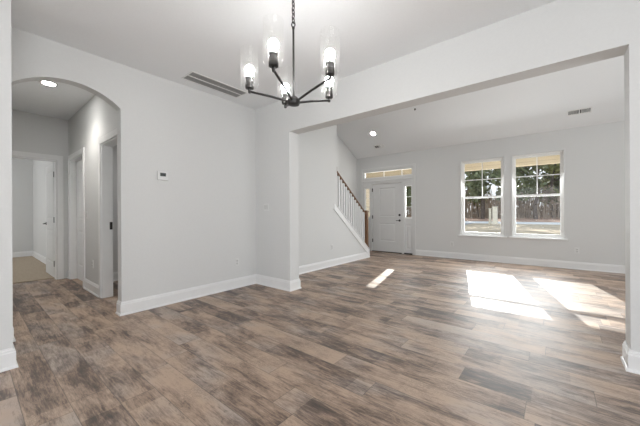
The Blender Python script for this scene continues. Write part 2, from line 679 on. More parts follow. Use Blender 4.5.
# far wall: the entry unit and two windows
WIN = [(-1.795, -0.905, 0.60, 2.405), (-0.745, 0.140, 0.60, 2.405)]
ENTRY = (-4.585, -2.985, -0.02, 2.420)
b = bm_new()
holed_wall(b, 'Y', YF, YF + TF, (XG - 0.12, XM), (-0.02, HF), [ENTRY, *WIN])
setting(obj('wall_far', b, MAT['wall']), 'far grey wall with two windows and the front door', 'wall')

# right-hand walls of living room and kitchen, outside the picture
b = bm_new()
holed_wall(b, 'X', XM, XM + 0.12, (-4.0, YB2), (0, H), [(-2.4, 0.8, 0.6, 2.4)])
setting(obj('wall_right', b, MAT['wall']), 'kitchen side wall beyond the picture', 'wall')
b = bm_new()
prism(b, [(XM, YB2, 0), (XM, YF + TF, 0), (XM, YF + TF, HF), (XM, YR, vault(YR) + 0.1), (XM, YB2, HF)], (0.12, 0, 0))
setting(obj('wall_living_right', b, MAT['wall']), 'living room side wall beyond the picture', 'wall')
b = bm_new()
holed_wall(b, 'Y', -4.12, -4.0, (-11.3, XM + 0.12), (0, H), [(-2.9, 2.1, 0.05, 2.45)])
setting(obj('wall_back', b, MAT['wall']), 'kitchen wall behind the camera with a patio opening', 'wall')

# stairwell walls
b = bm_new()
prism(b, [(XG, YB2, 0), (XG, YF, 0), (XG, YF, HF + 0.05), (XG, YR, vault(YR) + 0.05), (XG, YB2, HF + 0.05)], (-0.12, 0, 0))
setting(obj('wall_stairwell', b, MAT['wall']), 'tall wall behind the staircase reaching the sloped ceiling', 'wall')
KT = lambda y: 0.186 + 0.78 * (6.592 - y)      # top line of the kneewall
KY0, KY1 = 5.19, 6.60
b = bm_new()
prism(b, [(XS, YB2, 0), (XS, KY1, 0), (XS, KY1, KT(KY1)), (XS, KY0, KT(KY0)), (XS, KY0, vault(KY0) + 0.05), (XS, YB2, HF + 0.05)],
      (-0.11, 0, 0))
setting(obj('wall_stair', b, MAT['wall']), 'stair wall stepping down to a sloped low end', 'wall')

# hall and rooms behind it
D1 = (-6.66, -5.765, 0, 2.105)
D2 = (-4.81, -4.06, 0, 2.105)
b = bm_new()
holed_wall(b, 'Y', YH, YH + 0.12, (-11.3, XL - TL), (0, H), [D1, D2])
setting(obj('wall_hall_right', b, MAT['wall']), 'hall wall with two doorways', 'wall')
DE = (0.15, 1.022, 0, 2.105)
b = bm_new()
holed_wall(b, 'X', XE, XE - 0.12, (-2.6, YH), (0, H), [DE])
setting(obj('wall_hall_end', b, MAT['wall']), 'end wall of the hall with the bedroom doorway', 'wall')
b = bm_new()
box(b, (XE, -0.02, 0), (XL - TL, 0.10, H))
setting(obj('wall_hall_left', b, MAT['wall']), 'hall wall hidden behind the stub', 'wall')
b = bm_new()
box(b, (-11.30, -2.6, 0), (-11.18, YH, H))
setting(obj('wall_bedroom', b, MAT['wall']), 'far bedroom wall seen through the hall doorway', 'wall')
b = bm_new()
box(b, (-11.3, -2.72, 0), (XE - 0.12, -2.6, H))
setting(obj('wall_bedroom_left', b, MAT['wall']), 'bedroom wall out of the picture', 'wall')
b = bm_new()
box(b, (-6.0, YH + 0.12, 0), (-5.88, 3.0, H))
setting(obj('wall_closet', b, MAT['wall']), 'wall of the small room behind the open hall doorway', 'wall')
b = bm_new()
box(b, (-6.0, 2.95, 0), (XL - TL, 3.07, H))
setting(obj('wall_closet_back', b, MAT['wall']), 'back wall of the small room off the hall', 'wall')


# baseboards
def baseboard(name, runs, label):
    bb = bm_new()
    for r in runs:
        sweep(bb, r, BASE_PROFILE)
    setting(obj(name, bb, MAT['trim']), label, 'baseboard')


baseboard('baseboard_left', [[(XL - TL, AR), (XL, AR), (XL, YB), (XJ, YB), (XJ, YB2), (XS, YB2), (XS, KY1)][::-1]],
          'white baseboard along the left wall, the corner and the stair wall')
baseboard('baseboard_stub', [[(XL, 0.03), (-3.165, 0.03), (-3.165, 0.222), (XL, 0.222), (XL, AL), (XL - TL, AL)][::-1]],
          'white baseboard wrapped around the stub wall end')
baseboard('baseboard_far', [[(-2.93, YF), (XM, YF)][::-1]], 'white baseboard under the two windows')
baseboard('baseboard_right', [[(XM, YB), (XR, YB), (XR, YB2), (XM, YB2)]],
          'white baseboard wrapping the right opening jamb')
baseboard('baseboard_hall', [[(XE, YH), (D1[0] - 0.09, YH)][::-1], [(D1[1] + 0.09, YH), (D2[0] - 0.09, YH)][::-1],
                             [(D2[1] + 0.09, YH), (XL - TL, YH)][::-1]],
          'white baseboard between the hall doorways')
baseboard('baseboard_bedroom', [[(-11.18, -2.6), (-11.18, YH), (XE - 0.12, YH)][::-1]], 'white baseboard in the carpeted bedroom')
baseboard('baseboard_closet', [[(-5.88, YH + 0.12), (-5.88, 2.95), (XL - TL, 2.95)][::-1]], 'white baseboard in the small room')


# door casings
def casing_y(bb, h, y, side, w=0.085, t=0.018, top=True):
    """flat casing around a hole in a y=const wall; side -1: room towards -y"""
    y2 = y + side * t
    box(bb, (h[0] - w, y, 0), (h[0] - 0.006, y2, h[3] + 0.006))
    box(bb, (h[1] + 0.006, y, 0), (h[1] + w, y2, h[3] + 0.006))
    box(bb, (h[0] - w, y, h[3] + 0.006), (h[1] + w, y2, h[3] + w))
    return bb


def jamb_y(bb, h, y0, y1, t=0.018):
    box(bb, (h[0] - 0.001, y0, 0), (h[0] + t, y1, h[3]))
    box(bb, (h[1] - t, y0, 0), (h[1] + 0.001, y1, h[3]))
    box(bb, (h[0] + t, y0, h[3] - t), (h[1] - t, y1, h[3]))
    return bb


b = bm_new()
casing_y(b, D1, YH, -1)
jamb_y(b, D1, YH - 0.004, YH + 0.124)
setting(obj('trim_1', b, MAT['trim'], bevel=0.003), 'white casing of the closed hall door', 'trim')
b = bm_new()
casing_y(b, D2, YH, -1)
jamb_y(b, D2, YH - 0.004, YH + 0.124)
o = setting(obj('trim_2', b, MAT['trim'], bevel=0.003), 'white casing of the open hall doorway', 'trim')
b = bm_new()
box(b, (D2[0] + 0.018, YH + 0.085, 0.935), (D2[0] + 0.021, YH + 0.118, 1.04))
p = obj('strike_plate', b, MAT['black'], o)
p['label'] = 'dark metal strike plate'
b = bm_new()
w = 0.085
for s0, s1 in ((DE[0] - w, DE[0] - 0.006), (DE[1] + 0.006, DE[1] + w)):
    box(b, (XE, s0, 0), (XE + 0.018, s1, DE[3] + 0.006))
box(b, (XE, DE[0] - w, DE[3] + 0.006), (XE + 0.018, DE[1] + w, DE[3] + w))
box(b, (XE + 0.004, DE[0] - 0.001, 0), (XE - 0.124, DE[0] + 0.018, DE[3]))
box(b, (XE + 0.004, DE[1] - 0.018, 0), (XE - 0.124, DE[1] + 0.001, DE[3]))
box(b, (XE + 0.004, DE[0] + 0.018, DE[3] - 0.018), (XE - 0.124, DE[1] - 0.018, DE[3]))
setting(obj('trim_3', b, MAT['trim'], bevel=0.003), 'white casing of the bedroom doorway at the hall end', 'trim')


# panel doors ----------------------------------------------------------
def door_slab(w, h, panels, t=0.042):
    """slab from (0,0,0) to (w,t,h) with sunken, raised-centre panels on both faces; panels: (x0,x1,z0,z1)"""
    bb = bm_new()
    X = sorted({0, w, *[q for p_ in panels for q in p_[:2]]})
    Z = sorted({0, h, *[q for p_ in panels for q in p_[2:]]})
    for i in range(len(X) - 1):
        for k in range(len(Z) - 1):
            cx, cz = (X[i] + X[i + 1]) / 2, (Z[k] + Z[k + 1]) / 2
            if not any(p_[0] < cx < p_[1] and p_[2] < cz < p_[3] for p_ in panels):
                box(bb, (X[i], 0, Z[k]), (X[i + 1], t, Z[k + 1]))
    for (x0, x1, z0, z1) in panels:
        d, e, f = 0.011, 0.018, 0.055
        for ys, yd in ((0, d), (t, t - d)):
            o0 = [bb.verts.new(q) for q in ((x0, ys, z0), (x1, ys, z0), (x1, ys, z1), (x0, ys, z1))]
            o1 = [bb.verts.new(q) for q in ((x0 + e, yd, z0 + e), (x1 - e, yd, z0 + e), (x1 - e, yd, z1 - e), (x0 + e, yd, z1 - e))]
            ym = ys + (0.002 if ys == 0 else -0.002)
            o2 = [bb.verts.new(q) for q in ((x0 + f, ym, z0 + f), (x1 - f, ym, z0 + f), (x1 - f, ym, z1 - f), (x0 + f, ym, z1 - f))]
            for q in range(4):
                r = (q + 1) % 4
                bb.faces.new((o0[q], o0[r], o1[r], o1[q]))
                bb.faces.new((o1[q], o1[r], o2[r], o2[q]))
            bb.faces.new(o2)
    bmesh.ops.remove_doubles(bb, verts=bb.verts[:], dist=1e-5)
    return bb


def knob(parent, x, y, z, side, lever=0.0):
    """round rose and knob (or a lever of length |lever|) on a y=const face"""
    bb = bm_new()
    lathe(bb, [(0.030, 0), (0.030, side * 0.006), (0.011, side * 0.010), (0.010, side * 0.034)] +
          ([(0.022, side * 0.040), (0.028, side * 0.052), (0.024, side * 0.064), (0.010, side * 0.068)] if not lever else [(0.010, side * 0.050)]),
          (x, y, z), 20, 'Y')
    if lever:
        tube(bb, [(x, y + side * 0.045, z), (x + lever * 0.5, y + side * 0.050, z), (x + lever, y + side * 0.046, z - 0.004)], 0.009, 10)
    kk = obj('door_handle', bb, MAT['black'], parent, smooth=True)
    kk['label'] = 'dark bronze handle'
    return kk


def hinge(parent, a, c):
    bb = bm_new()
    box(bb, a, c)
    hh = obj('hinge', bb, MAT['gunmetal'], parent)
    return hh


# closed hall door
dw = D1[1] - D1[0] - 0.042
root = setting(empty('door_2', (D1[0] + 0.021, YH + 0.078, 0.008)), 'closed white panel door in the hall', 'door')
obj('door_slab', door_slab(dw, 2.07, [(0.12, dw - 0.12, 0.24, 0.86), (0.12, dw - 0.12, 1.05, 1.94)]), MAT['door'], root)
knob(root, dw - 0.065, 0.0, 0.975, -1)

# open bedroom door, swung back into the room along its right wall
root = setting(empty('door_3', (XE - 0.125, DE[1] - 0.020, 0.016)), 'open white panel door leading into the carpeted bedroom', 'door')
bm_ = door_slab(0.825, 2.06, [(0.12, 0.705, 0.24, 0.86), (0.12, 0.705, 1.05, 1.94)])
for v_ in bm_.verts:
    v_.co = Vector((-v_.co.x - 0.03, v_.co.y, v_.co.z))
obj('door_slab', bm_, MAT['door'], root)
knob(root, -0.79, 0.0, 0.955, -1, 0.10)
for z_ in (0.20, 0.985, 1.80):
    hinge(root, (-0.030, -0.005, z_), (0.012, 0.012, z_ + 0.10))

# open door of the small room, swung back inside
root = setting(empty('door_4', (D2[1] - 0.03, YH + 0.125, 0.008)), 'white panel door swung back into the small room', 'door')
bm_ = door_slab(0.70, 2.07, [(0.12, 0.58, 0.24, 0.86), (0.12, 0.58, 1.05, 1.94)])
for v_ in bm_.verts:
    v_.co = Vector((v_.co.y, v_.co.x + 0.02, v_.co.z))
obj('door_slab', bm_, MAT['door'], root)

# ------------------------------------------------------------------ windows of the far wall
def add_window(name, h, label):
    x0, x1, z0, z1 = h
    root = setting(empty(name, ((x0 + x1) / 2, YF, z0)), label, 'window')
    ox, oz = -(x0 + x1) / 2, -z0
    hw, hh = (x1 - x0) / 2, z1 - z0
    zr = 1.505 - z0                     # meeting rail
    # casing and stool
    bb = bm_new()
    cw = 0.024
    box(bb, (-hw - cw, -0.012, -0.0), (-hw + 0.004, 0, hh + cw))
    box(bb, (hw - 0.004, -0.012, -0.0), (hw + cw, 0, hh + cw))
    box(bb, (-hw + 0.004, -0.012, hh - 0.004), (hw - 0.004, 0, hh + cw))
    obj('casing', bb, MAT['wall'], root, bevel=0.002)
    bb = bm_new()
    box(bb, (-hw - 0.055, -0.045, -0.030), (hw + 0.055, 0.0, 0.0))
    box(bb, (-hw + 0.001, 0.0, -0.0), (hw - 0.001, 0.06, 0.012))
    s = obj('stool', bb, MAT['trim'], root, bevel=0.004)
    # vinyl frame
    bb = bm_new()
    fw_, y0, y1 = 0.032, 0.035, 0.115
    box(bb, (-hw, y0, 0.0), (-hw + fw_, y1, hh))
    box(bb, (hw - fw_, y0, 0.0), (hw, y1, hh))
    box(bb, (-hw + fw_, y0, hh - fw_), (hw - fw_, y1, hh))
    box(bb, (-hw + fw_, y0, 0.0), (hw - fw_, y1, fw_))
    obj('window_frame', bb, MAT['vinyl'], root, bevel=0.003)
    iw = hw - fw_
    # sashes
    for nm, za, zb, ya, yb in (('lower_sash', fw_, zr + 0.022, 0.045, 0.075), ('upper_sash', zr - 0.022, hh - fw_, 0.080, 0.110)):
        bb = bm_new()
        st = 0.030
        box(bb, (-iw, ya, za), (-iw + st, yb, zb))
        box(bb, (iw - st, ya, za), (iw, yb, zb))
        box(bb, (-iw + st, ya, za), (iw - st, yb, za + 0.042))
        box(bb, (-iw + st, ya, zb - 0.038), (iw - st, yb, zb))
        sa = obj(nm, bb, MAT['vinyl'], root, bevel=0.002)
        gb = bm_new()
        ym = (ya + yb) / 2
        gx = iw - st
        box(gb, (-gx, ym - 0.002, za + 0.042), (gx, ym + 0.002, zb - 0.038))
        obj('glass_pane', gb, MAT['pane'], sa)
        if nm == 'upper_sash':
            mb = bm_new()
            zm = (za + 0.042 + zb - 0.038) / 2
            box(mb, (-0.009, ym - 0.008, za + 0.042), (0.009, ym + 0.008, zb - 0.038))
            box(mb, (-gx, ym - 0.008, zm - 0.009), (-0.009, ym + 0.008, zm + 0.009))
            box(mb, (0.009, ym - 0.008, zm - 0.009), (gx, ym + 0.008, zm + 0.009))
            obj('muntin', mb, MAT['vinyl'], sa)
    return root


add_window('window_1', WIN[0], 'left of the two large windows in the far wall, with cream posts outside')
add_window('window_2', WIN[1], 'right of the two large windows in the far wall, with dense trees outside')

# ------------------------------------------------------------------ entry: frame, door, sidelights, transom
x0, x1, z0, z1 = ENTRY
b = bm_new()
yi, yo = YF + 0.01, YF + 0.125
DX0, DX1, DZ = -4.272, -3.335, 2.000        # door opening
SLX0, SLX1 = -4.535, -3.035                # outer glass limits
cols = [(x0, -4.535), (-4.335, DX0), (DX1, -3.262), (-3.035, x1)]
for (a, c), zt_ in zip(cols, (2.19, DZ, DZ, 2.19)):
    box(b, (a, yi, 0.0), (c, yo, zt_))
box(b, (x0, yi, 2.375), (x1, yo, z1))
box(b, (-4.335, yi, DZ), (-3.262, yo, 2.19))
box(b, (-4.535, yi, 1.905), (-4.335, yo, 2.19))
box(b, (-3.262, yi, 1.905), (-3.035, yo, 2.19))
box(b, (x0, yi, 2.19), (-4.535, yo, 2.375))
box(b, (-3.035, yi, 2.19), (x1, yo, 2.375))
# a thin shelf moulding between door and transom, and thin casing round the unit
box(b, (x0, YF - 0.016, 2.075), (x1, yi, 2.105))
cw = 0.055
box(b, (x0 - cw, YF - 0.016, 0), (x0 + 0.012, YF, z1 + cw))
box(b, (x1 - 0.012, YF - 0.016, 0), (x1 + cw, YF, z1 + cw))
box(b, (x0 + 0.012, YF - 0.016, z1 - 0.012), (x1 - 0.012, YF, z1 + cw))
setting(obj('trim_4', b, MAT['door'], bevel=0.003), 'white frame around front door, sidelights and transom', 'trim')

root = setting(empty('door_1', (DX0 + 0.004, YF + 0.035, 0.022)), 'white two panel front door with dark hardware', 'door')
dw = DX1 - DX0 - 0.008
obj('door_slab', door_slab(dw, 1.972, [(0.235, dw - 0.20, 0.295, 0.825), (0.235, dw - 0.20, 1.01, 1.85)], 0.045), MAT['door'], root)
knob(root, dw - 0.066, 0.0, 0.905, -1, -0.09)
bb = bm_new()
lathe(bb, [(0.031, 0), (0.031, -0.012), (0.024, -0.020)], (dw - 0.066, 0, 1.06), 20, 'Y')
box(bb, (dw - 0.072, -0.034, 1.045), (dw - 0.060, -0.019, 1.075))
p = obj('deadbolt', bb, MAT['black'], root, smooth=True)
p['label'] = 'dark bronze deadbolt turn'
for z_ in (0.25, 0.95, 1.755):
    hinge(root, (-0.004, -0.012, z_), (0.022, 0.004, z_ + 0.10))
bb = bm_new()
box(bb, (0.0, -0.045, -0.022), (dw, 0.03, -0.004))
p = obj('threshold', bb, MAT['black'], root)
p['label'] = 'dark bronze threshold'


def sidelight(name, xa, xb, label):
    root = setting(empty(name, ((xa + xb) / 2, YF + 0.035, 0.0)), label, 'window')
    hw = (xb - xa) / 2
    bb = bm_new()
    # panelled lower part
    pb = door_slab(2 * hw, 0.965, [(0.035, 2 * hw - 0.035, 0.12, 0.80)], 0.045)
    for v_ in pb.verts:
        v_.co += Vector((-hw, 0, 0.012))
    obj('lower_panel', pb, MAT['door'], root)
    st = 0.028
    box(bb, (-hw, 0, 0.978), (-hw + st, 0.045, 1.905))
    box(bb, (hw - st, 0, 0.978), (hw, 0.045, 1.905))
    box(bb, (-hw + st, 0, 0.978), (hw - st, 0.045, 1.020))
    box(bb, (-hw + st, 0, 1.880), (hw - st, 0.045, 1.905))
    fr = obj('glass_frame', bb, MAT['vinyl'], root)
    gb = bm_new()
    box(gb, (-hw + st, 0.02, 1.020), (hw - st, 0.025, 1.880))
    obj('glass_pane', gb, MAT['pane'], fr)
    mb = bm_new()
    for z_ in (1.307, 1.593):
        box(mb, (-hw + st, 0.015, z_ - 0.006), (hw - st, 0.030, z_ + 0.006))
    obj('muntin', mb, MAT['vinyl'], fr)
    tb = bm_new()
    box(tb, (-hw, -0.060, 0.0), (hw, 0.03, 0.011))
    box(tb, (-hw, -0.050, 0.011), (hw, -0.001, 0.030))
    t_ = obj('threshold', tb, MAT['black'], root)
    t_['label'] = 'dark bronze threshold'


sidelight('window_3', -4.534, -4.336, 'narrow sidelight window between stair newel and front door')
sidelight('window_4', -3.261, -3.036, 'narrow sidelight window on the handle side of the front door')

root = setting(empty('window_5', ((SLX0 + SLX1) / 2, YF + 0.035, 2.19)), 'wide low transom window above the front door', 'window')
hw = (SLX1 - SLX0) / 2
bb = bm_new()
box(bb, (-hw, 0, 0), (hw, 0.045, 0.016))
box(bb, (-hw, 0, 0.170), (hw, 0.045, 0.185))
box(bb, (-hw, 0, 0.016), (-hw + 0.018, 0.045, 0.170))
box(bb, (hw - 0.018, 0, 0.016), (hw, 0.045, 0.170))
fr = obj('transom_frame', bb, MAT['vinyl'], root)
gb = bm_new()
box(gb, (-hw + 0.018, 0.02, 0.016), (hw - 0.018, 0.025, 0.170))
obj('glass_pane', gb, MAT['pane'], fr)
mb = bm_new()
for xx in (-3.895, -3.343):
    xx -= (SLX0 + SLX1) / 2
    box(mb, (xx - 0.009, 0.012, 0.016), (xx + 0.009, 0.033, 0.170))
obj('muntin', mb, MAT['vinyl'], fr)

# ------------------------------------------------------------------ staircase, railing
NR = 15
rise, run = 0.195, 0.25
root = thing('staircase', 'white risered staircase climbing behind the low sloped wall', 'stairs', ((XG + XS - 0.11) / 2, 6.45, 0))
hw = (XS - 0.11 - XG) / 2 - 0.018
for k in range(12):
    ya = -k * run
    bb = bm_new()
    box(bb, (-hw, ya - run, k * rise if k else 0), (hw, ya - 0.012, (k + 1) * rise - 0.028))
    r_ = obj('riser', bb, MAT['trim'], root)
    bb = bm_new()
    box(bb, (-hw, ya - run - 0.0, (k + 1) * rise - 0.028), (hw, ya + 0.018, (k + 1) * rise))
    obj('tread', bb, MAT['oak'], root, bevel=0.006)
bb = bm_new()
bs = lambda y: KT(y) + 0.12
prism(bb, [(-hw - 0.017, 0.10, 0.0), (-hw - 0.017, 0.10, 0.30), (-hw - 0.017, -2.9, 0.30 + 0.78 * 3.0), (-hw - 0.017, -2.9, 0.06 + 0.78 * 2.9), (-hw - 0.017, 0.0, 0.0)],
      (0.016, 0, 0))
obj('skirt_board', bb, MAT['trim'], root)

# sloped trim of the kneewall: cap and band
b = bm_new()


def slope_bar(bb, y0, y1, top, bot, xa, xb):
    prism(bb, [(xa, y0, KT(y0) + bot), (xa, y1, KT(y1) + bot), (xa, y1, KT(y1) + top), (xa, y0, KT(y0) + top)], (xb - xa, 0, 0))


slope_bar(b, KY0, KY1, 0.022, 0.0, XS - 0.135, XS + 0.026)
slope_bar(b, KY0 - 0.11, KY1, 0.0, -0.13, XS, XS + 0.012)
slope_bar(b, KY0 - 0.13, KY1, -0.13, -0.15, XS, XS + 0.020)
box(b, (XS, KY1 - 0.012, 0.152), (XS + 0.012, KY1 + 0.010, KT(KY1)))
box(b, (XS - 0.11, KY1, 0), (XS, KY1 + 0.010, KT(KY1)))
setting(obj('trim_5', b, MAT['trim'], bevel=0.002), 'white sloped cap and band on the low stair wall', 'trim')

# railing: one fixed assembly of handrail, newel and balusters
XC = XS - 0.055
NY = 6.548
root = thing('stair_railing', 'oak handrail and newel with slim white balusters beside the stairs', 'railing', (XC, NY, KT(NY) + 0.022))
zb0 = KT(NY) + 0.022
RT = lambda y: 1.185 + 0.752 * (6.45 - y)       # top of the handrail
bb = bm_new()
hn = 1.175 - zb0
nw = 0.044
box(bb, (-nw, -nw, -0.03), (nw, nw, hn))
box(bb, (-nw - 0.008, -nw - 0.008, 0.02), (nw + 0.008, nw + 0.008, 0.05))
box(bb, (-nw - 0.012, -nw - 0.012, hn), (nw + 0.012, nw + 0.012, hn + 0.022))
prism(bb, [(-nw, -nw, hn + 0.022), (nw, -nw, hn + 0.022), (nw, nw, hn + 0.022), (-nw, nw, hn + 0.022)], (0, 0, 0.012))
n_ = obj('newel_post', bb, MAT['oak'], root, bevel=0.003)
n_['label'] = 'square stained oak newel post'
bb = bm_new()
prof = [(-0.026, -0.045), (0.026, -0.045), (0.030, -0.030), (0.026, -0.022), (0.033, -0.010), (0.022, 0.0), (-0.022, 0.0), (-0.033, -0.010), (-0.026, -0.022), (-0.030, -0.030)]
ya, yb = KY0 + 0.0, NY - nw
prism(bb, [(px, ya - NY, RT(ya) + pz - zb0) for px, pz in prof], (0, yb - ya, RT(yb) - RT(ya)))
h_ = obj('handrail', bb, MAT['oak'], root, smooth=True)
h_['label'] = 'stained oak handrail'
nb = 13
for k in range(nb):
    yy = KY0 + 0.05 + (NY - nw - 0.08 - KY0 - 0.05) * k / (nb - 1)
    bb = bm_new()
    zt, zl = RT(yy) - 0.044 - zb0, KT(yy) + 0.02 - zb0
    q = 0.016
    m_ = 0.752 * q
    lo = [bb.verts.new((sx * q, yy - NY + sy * q, zl - sy * 0.78 * q)) for sx, sy in ((-1, -1), (1, -1), (1, 1), (-1, 1))]
    hi = [bb.verts.new((sx * q, yy - NY + sy * q, zt - sy * m_)) for sx, sy in ((-1, -1), (1, -1), (1, 1), (-1, 1))]
    bb.faces.new(lo[::-1])
    bb.faces.new(hi)
    for i in range(4):
        bb.faces.new((lo[i], lo[(i + 1) % 4], hi[(i + 1) % 4], hi[i]))
    bl = obj('baluster', bb, MAT['trim'], root)
    bl['label'] = 'white square baluster'
bb = bm_new()
prism(bb, [(-0.05, KY0 - NY + 0.001, RT(KY0) - 0.085 - zb0), (0.05, KY0 - NY + 0.001, RT(KY0) - 0.085 - zb0), (0.05, KY0 - NY + 0.001, RT(KY0) + 0.04 - zb0), (-0.05, KY0 - NY + 0.001, RT(KY0) + 0.04 - zb0)], (0, 0.014, 0))
obj('rosette', bb, MAT['oak'], root)

# ------------------------------------------------------------------ chandelier
cx, cy = -1.469, 1.508
hz = 1.958
cdir = Vector((-math.sin(YAW), math.cos(YAW), 0))
crt = Vector((math.cos(YAW), math.sin(YAW), 0))
root = thing('chandelier', 'dark five arm chandelier with clear glass cylinder shades hanging from the dining ceiling', 'chandelier', (cx, cy, hz))
top = H - hz
bb = bm_new()
lathe(bb, [(0.062, top), (0.064, top - 0.012), (0.055, top - 0.030), (0.012, top - 0.036), (0.010, top - 0.055)], n=28)
obj('canopy', bb, MAT['black'], root, smooth=True)
# chain of oval links between stem loop and canopy
bb = bm_new()
zs0, zs1 = 0.575, top - 0.05
nl = 9
step = (zs1 - zs0) / nl
for k in range(nl):
    zc = zs0 + (k + 0.5) * step
    pts = []
    for i in range(14):
        a = 2 * PI * i / 14
        du, dz = 0.011 * math.cos(a), (step * 0.5 + 0.006) * math.sin(a)
        pts.append((du, 0, zc + dz) if k % 2 else (0, du, zc + dz))
    tube(bb, pts, 0.0036, 6, closed=True)
obj('chain', bb, MAT['black'], root, smooth=True)
bb = bm_new()
lathe(bb, [(0.0075, 0.02), (0.0075, 0.525), (0.010, 0.530), (0.010, 0.542), (0.005, 0.546)], n=14)
pts = [(0.012 * math.cos(2 * PI * i / 16) * crt.x, 0.012 * math.cos(2 * PI * i / 16) * crt.y, 0.560 + 0.020 * math.sin(2 * PI * i / 16)) for i in range(16)]
tube(bb, pts, 0.0045, 8, closed=True)
obj('stem', bb, MAT['black'], root, smooth=True)
bb = bm_new()
lathe(bb, [(0.020, -0.026), (0.040, -0.022), (0.045, -0.012), (0.045, 0.010), (0.036, 0.016), (0.030, 0.030), (0.012, 0.040), (0.008, 0.050)], n=28)
obj('hub', bb, MAT['black'], root, smooth=True)
R_ARM, ZT = 0.322, 0.080
for k, deg in enumerate((-107.5, -37, 35, 107.5, 178.5)):
    a = math.radians(deg)
    d = crt * math.cos(a) + cdir * math.sin(a)
    tip = d * R_ARM
    bb = bm_new()
    tube(bb, [d * 0.03, d * (R_ARM * 0.5) + Vector((0, 0, ZT * 0.5)), d * R_ARM + Vector((0, 0, ZT))], 0.0085, 12)
    lathe(bb, [(0.009, ZT - 0.012), (0.011, ZT - 0.004), (0.011, ZT + 0.022), (0.008, ZT + 0.028)], tip, 14)
    arm = obj('arm', bb, MAT['black'], root, smooth=True)
    bb = bm_new()
    z_ = ZT + 0.020
    lathe(bb, [(0.010, z_), (0.030, z_ + 0.002), (0.031, z_ + 0.028), (0.028, z_ + 0.030), (0.028, z_ + 0.058), (0.024, z_ + 0.061), (0.024, z_ + 0.066), (0.029, z_ + 0.068), (0.029, z_ + 0.082), (0.020, z_ + 0.084)], tip, 24)
    s_ = obj('socket', bb, MAT['gunmetal'], arm, smooth=True)
    s_['label'] = 'knurled gunmetal lamp socket'
    bb = bm_new()
    zz = z_ + 0.082
    lathe(bb, [(0.014, zz), (0.016, zz + 0.008), (0.030, zz + 0.034), (0.0345, zz + 0.052), (0.031, zz + 0.070), (0.020, zz + 0.083), (0.006, zz + 0.088)], tip, 24)
    s_ = obj('bulb', bb, MAT['bulb'], arm, smooth=True)
    s_['label'] = 'lit white bulb'
    bb = bm_new()
    g0 = z_ + 0.012
    lathe(bb, [(0.033, g0 + 0.002), (0.056, g0 + 0.003), (0.064, g0 + 0.010), (0.066, g0 + 0.024), (0.066, g0 + 0.272), (0.0645, g0 + 0.274), (0.063, g0 + 0.272), (0.063, g0 + 0.024), (0.061, g0 + 0.013), (0.056, g0 + 0.006), (0.033, g0 + 0.005)], tip, 32, cap=False)
    s_ = obj('glass_shade', bb, MAT['shade'], arm, smooth=True)
    s_['label'] = 'clear seeded glass cylinder shade'

# ------------------------------------------------------------------ ceiling return grille
root = thing('return_air_grille', 'long two row return air grille in dining ceiling beside the left wall', 'vent', (-3.50, 2.125, H))
gx, gy = 0.142, 0.410
bb = bm_new()
t_ = 0.006
box(bb, (-gx, -gy, -t_), (-gx + 0.019, gy, 0))
box(bb, (gx - 0.019, -gy, -t_), (gx, gy, 0))
box(bb, (-gx + 0.019, -gy, -t_), (gx - 0.019, -gy + 0.019, 0))
box(bb, (-gx + 0.019, gy - 0.019, -t_), (gx - 0.019, gy, 0))
box(bb, (-0.008, -gy + 0.019, -t_), (0.008, gy - 0.019, 0))
obj('frame', bb, MAT['grille'], root, bevel=0.002)
bb = bm_new()
box(bb, (-gx + 0.02, -gy + 0.02, -0.0015), (gx - 0.02, gy - 0.02, -0.0005))
obj('filter', bb, MAT['filter'], root)['label'] = 'dark grey filter behind the blades'
nsl = 44
bb = bm_new()
for c0, c1 in ((-gx + 0.019, -0.008), (0.008, gx - 0.019)):
    for k in range(nsl):
        yy = -gy + 0.03 + (2 * gy - 0.06) * (k + 0.5) / nsl
        prism(bb, [(c0, yy - 0.004, -0.0058), (c0, yy + 0.0005, -0.002), (c0, yy + 0.0018, -0.002), (c0, yy - 0.0027, -0.0058)], (c1 - c0, 0, 0))
obj('blades', bb, MAT['filter'], root)


# registers on the sloped ceiling
def on_slope(x, y):
    return (x, y, vault(y))


ANG = -math.atan(SL)


def register(name, loc, label, w=0.155, h=0.075):
    root = thing(name, label, 'vent', loc)
    root.rotation_euler = (ANG, 0, 0)
    bb = bm_new()
    box(bb, (-w - 0.02, -h, -0.008), (-w, h, 0))
    box(bb, (w, -h, -0.008), (w + 0.02, h, 0))
    box(bb, (-w, -h, -0.008), (w, -h + 0.024, 0))
    box(bb, (-w, h - 0.024, -0.008), (w, h, 0))
    box(bb, (-0.010, -h + 0.024, -0.008), (0.010, h - 0.024, 0))
    obj('frame', bb, MAT['grille'], root)
    bb = bm_new()
    box(bb, (-w + 0.0005, -h + 0.02, -0.0015), (w - 0.0005, h - 0.02, -0.0003))
    obj('duct_opening', bb, MAT['dark'], root)
    for s in (-1, 1):
        bb = bm_new()
        for k in range(8):
            xx = s * (0.02 + (w - 0.028) * (k + 0.5) / 8)
            prism(bb, [(xx, -h + 0.024, -0.007), (xx + 0.0015, -h + 0.024, -0.007), (xx + s * 0.007 + 0.0015, -h + 0.024, -0.002), (xx + s * 0.007, -h + 0.024, -0.002)], (0, 2 * h - 0.048, 0))
        obj('vanes', bb, MAT['grille'], root)
    return root


register('air_register', on_slope(0.357, 7.300), 'small air register on sloped ceiling above the right hand window')
register('air_register', on_slope(-3.83, 7.345), 'small air register on sloped ceiling above the front door', 0.125, 0.07)


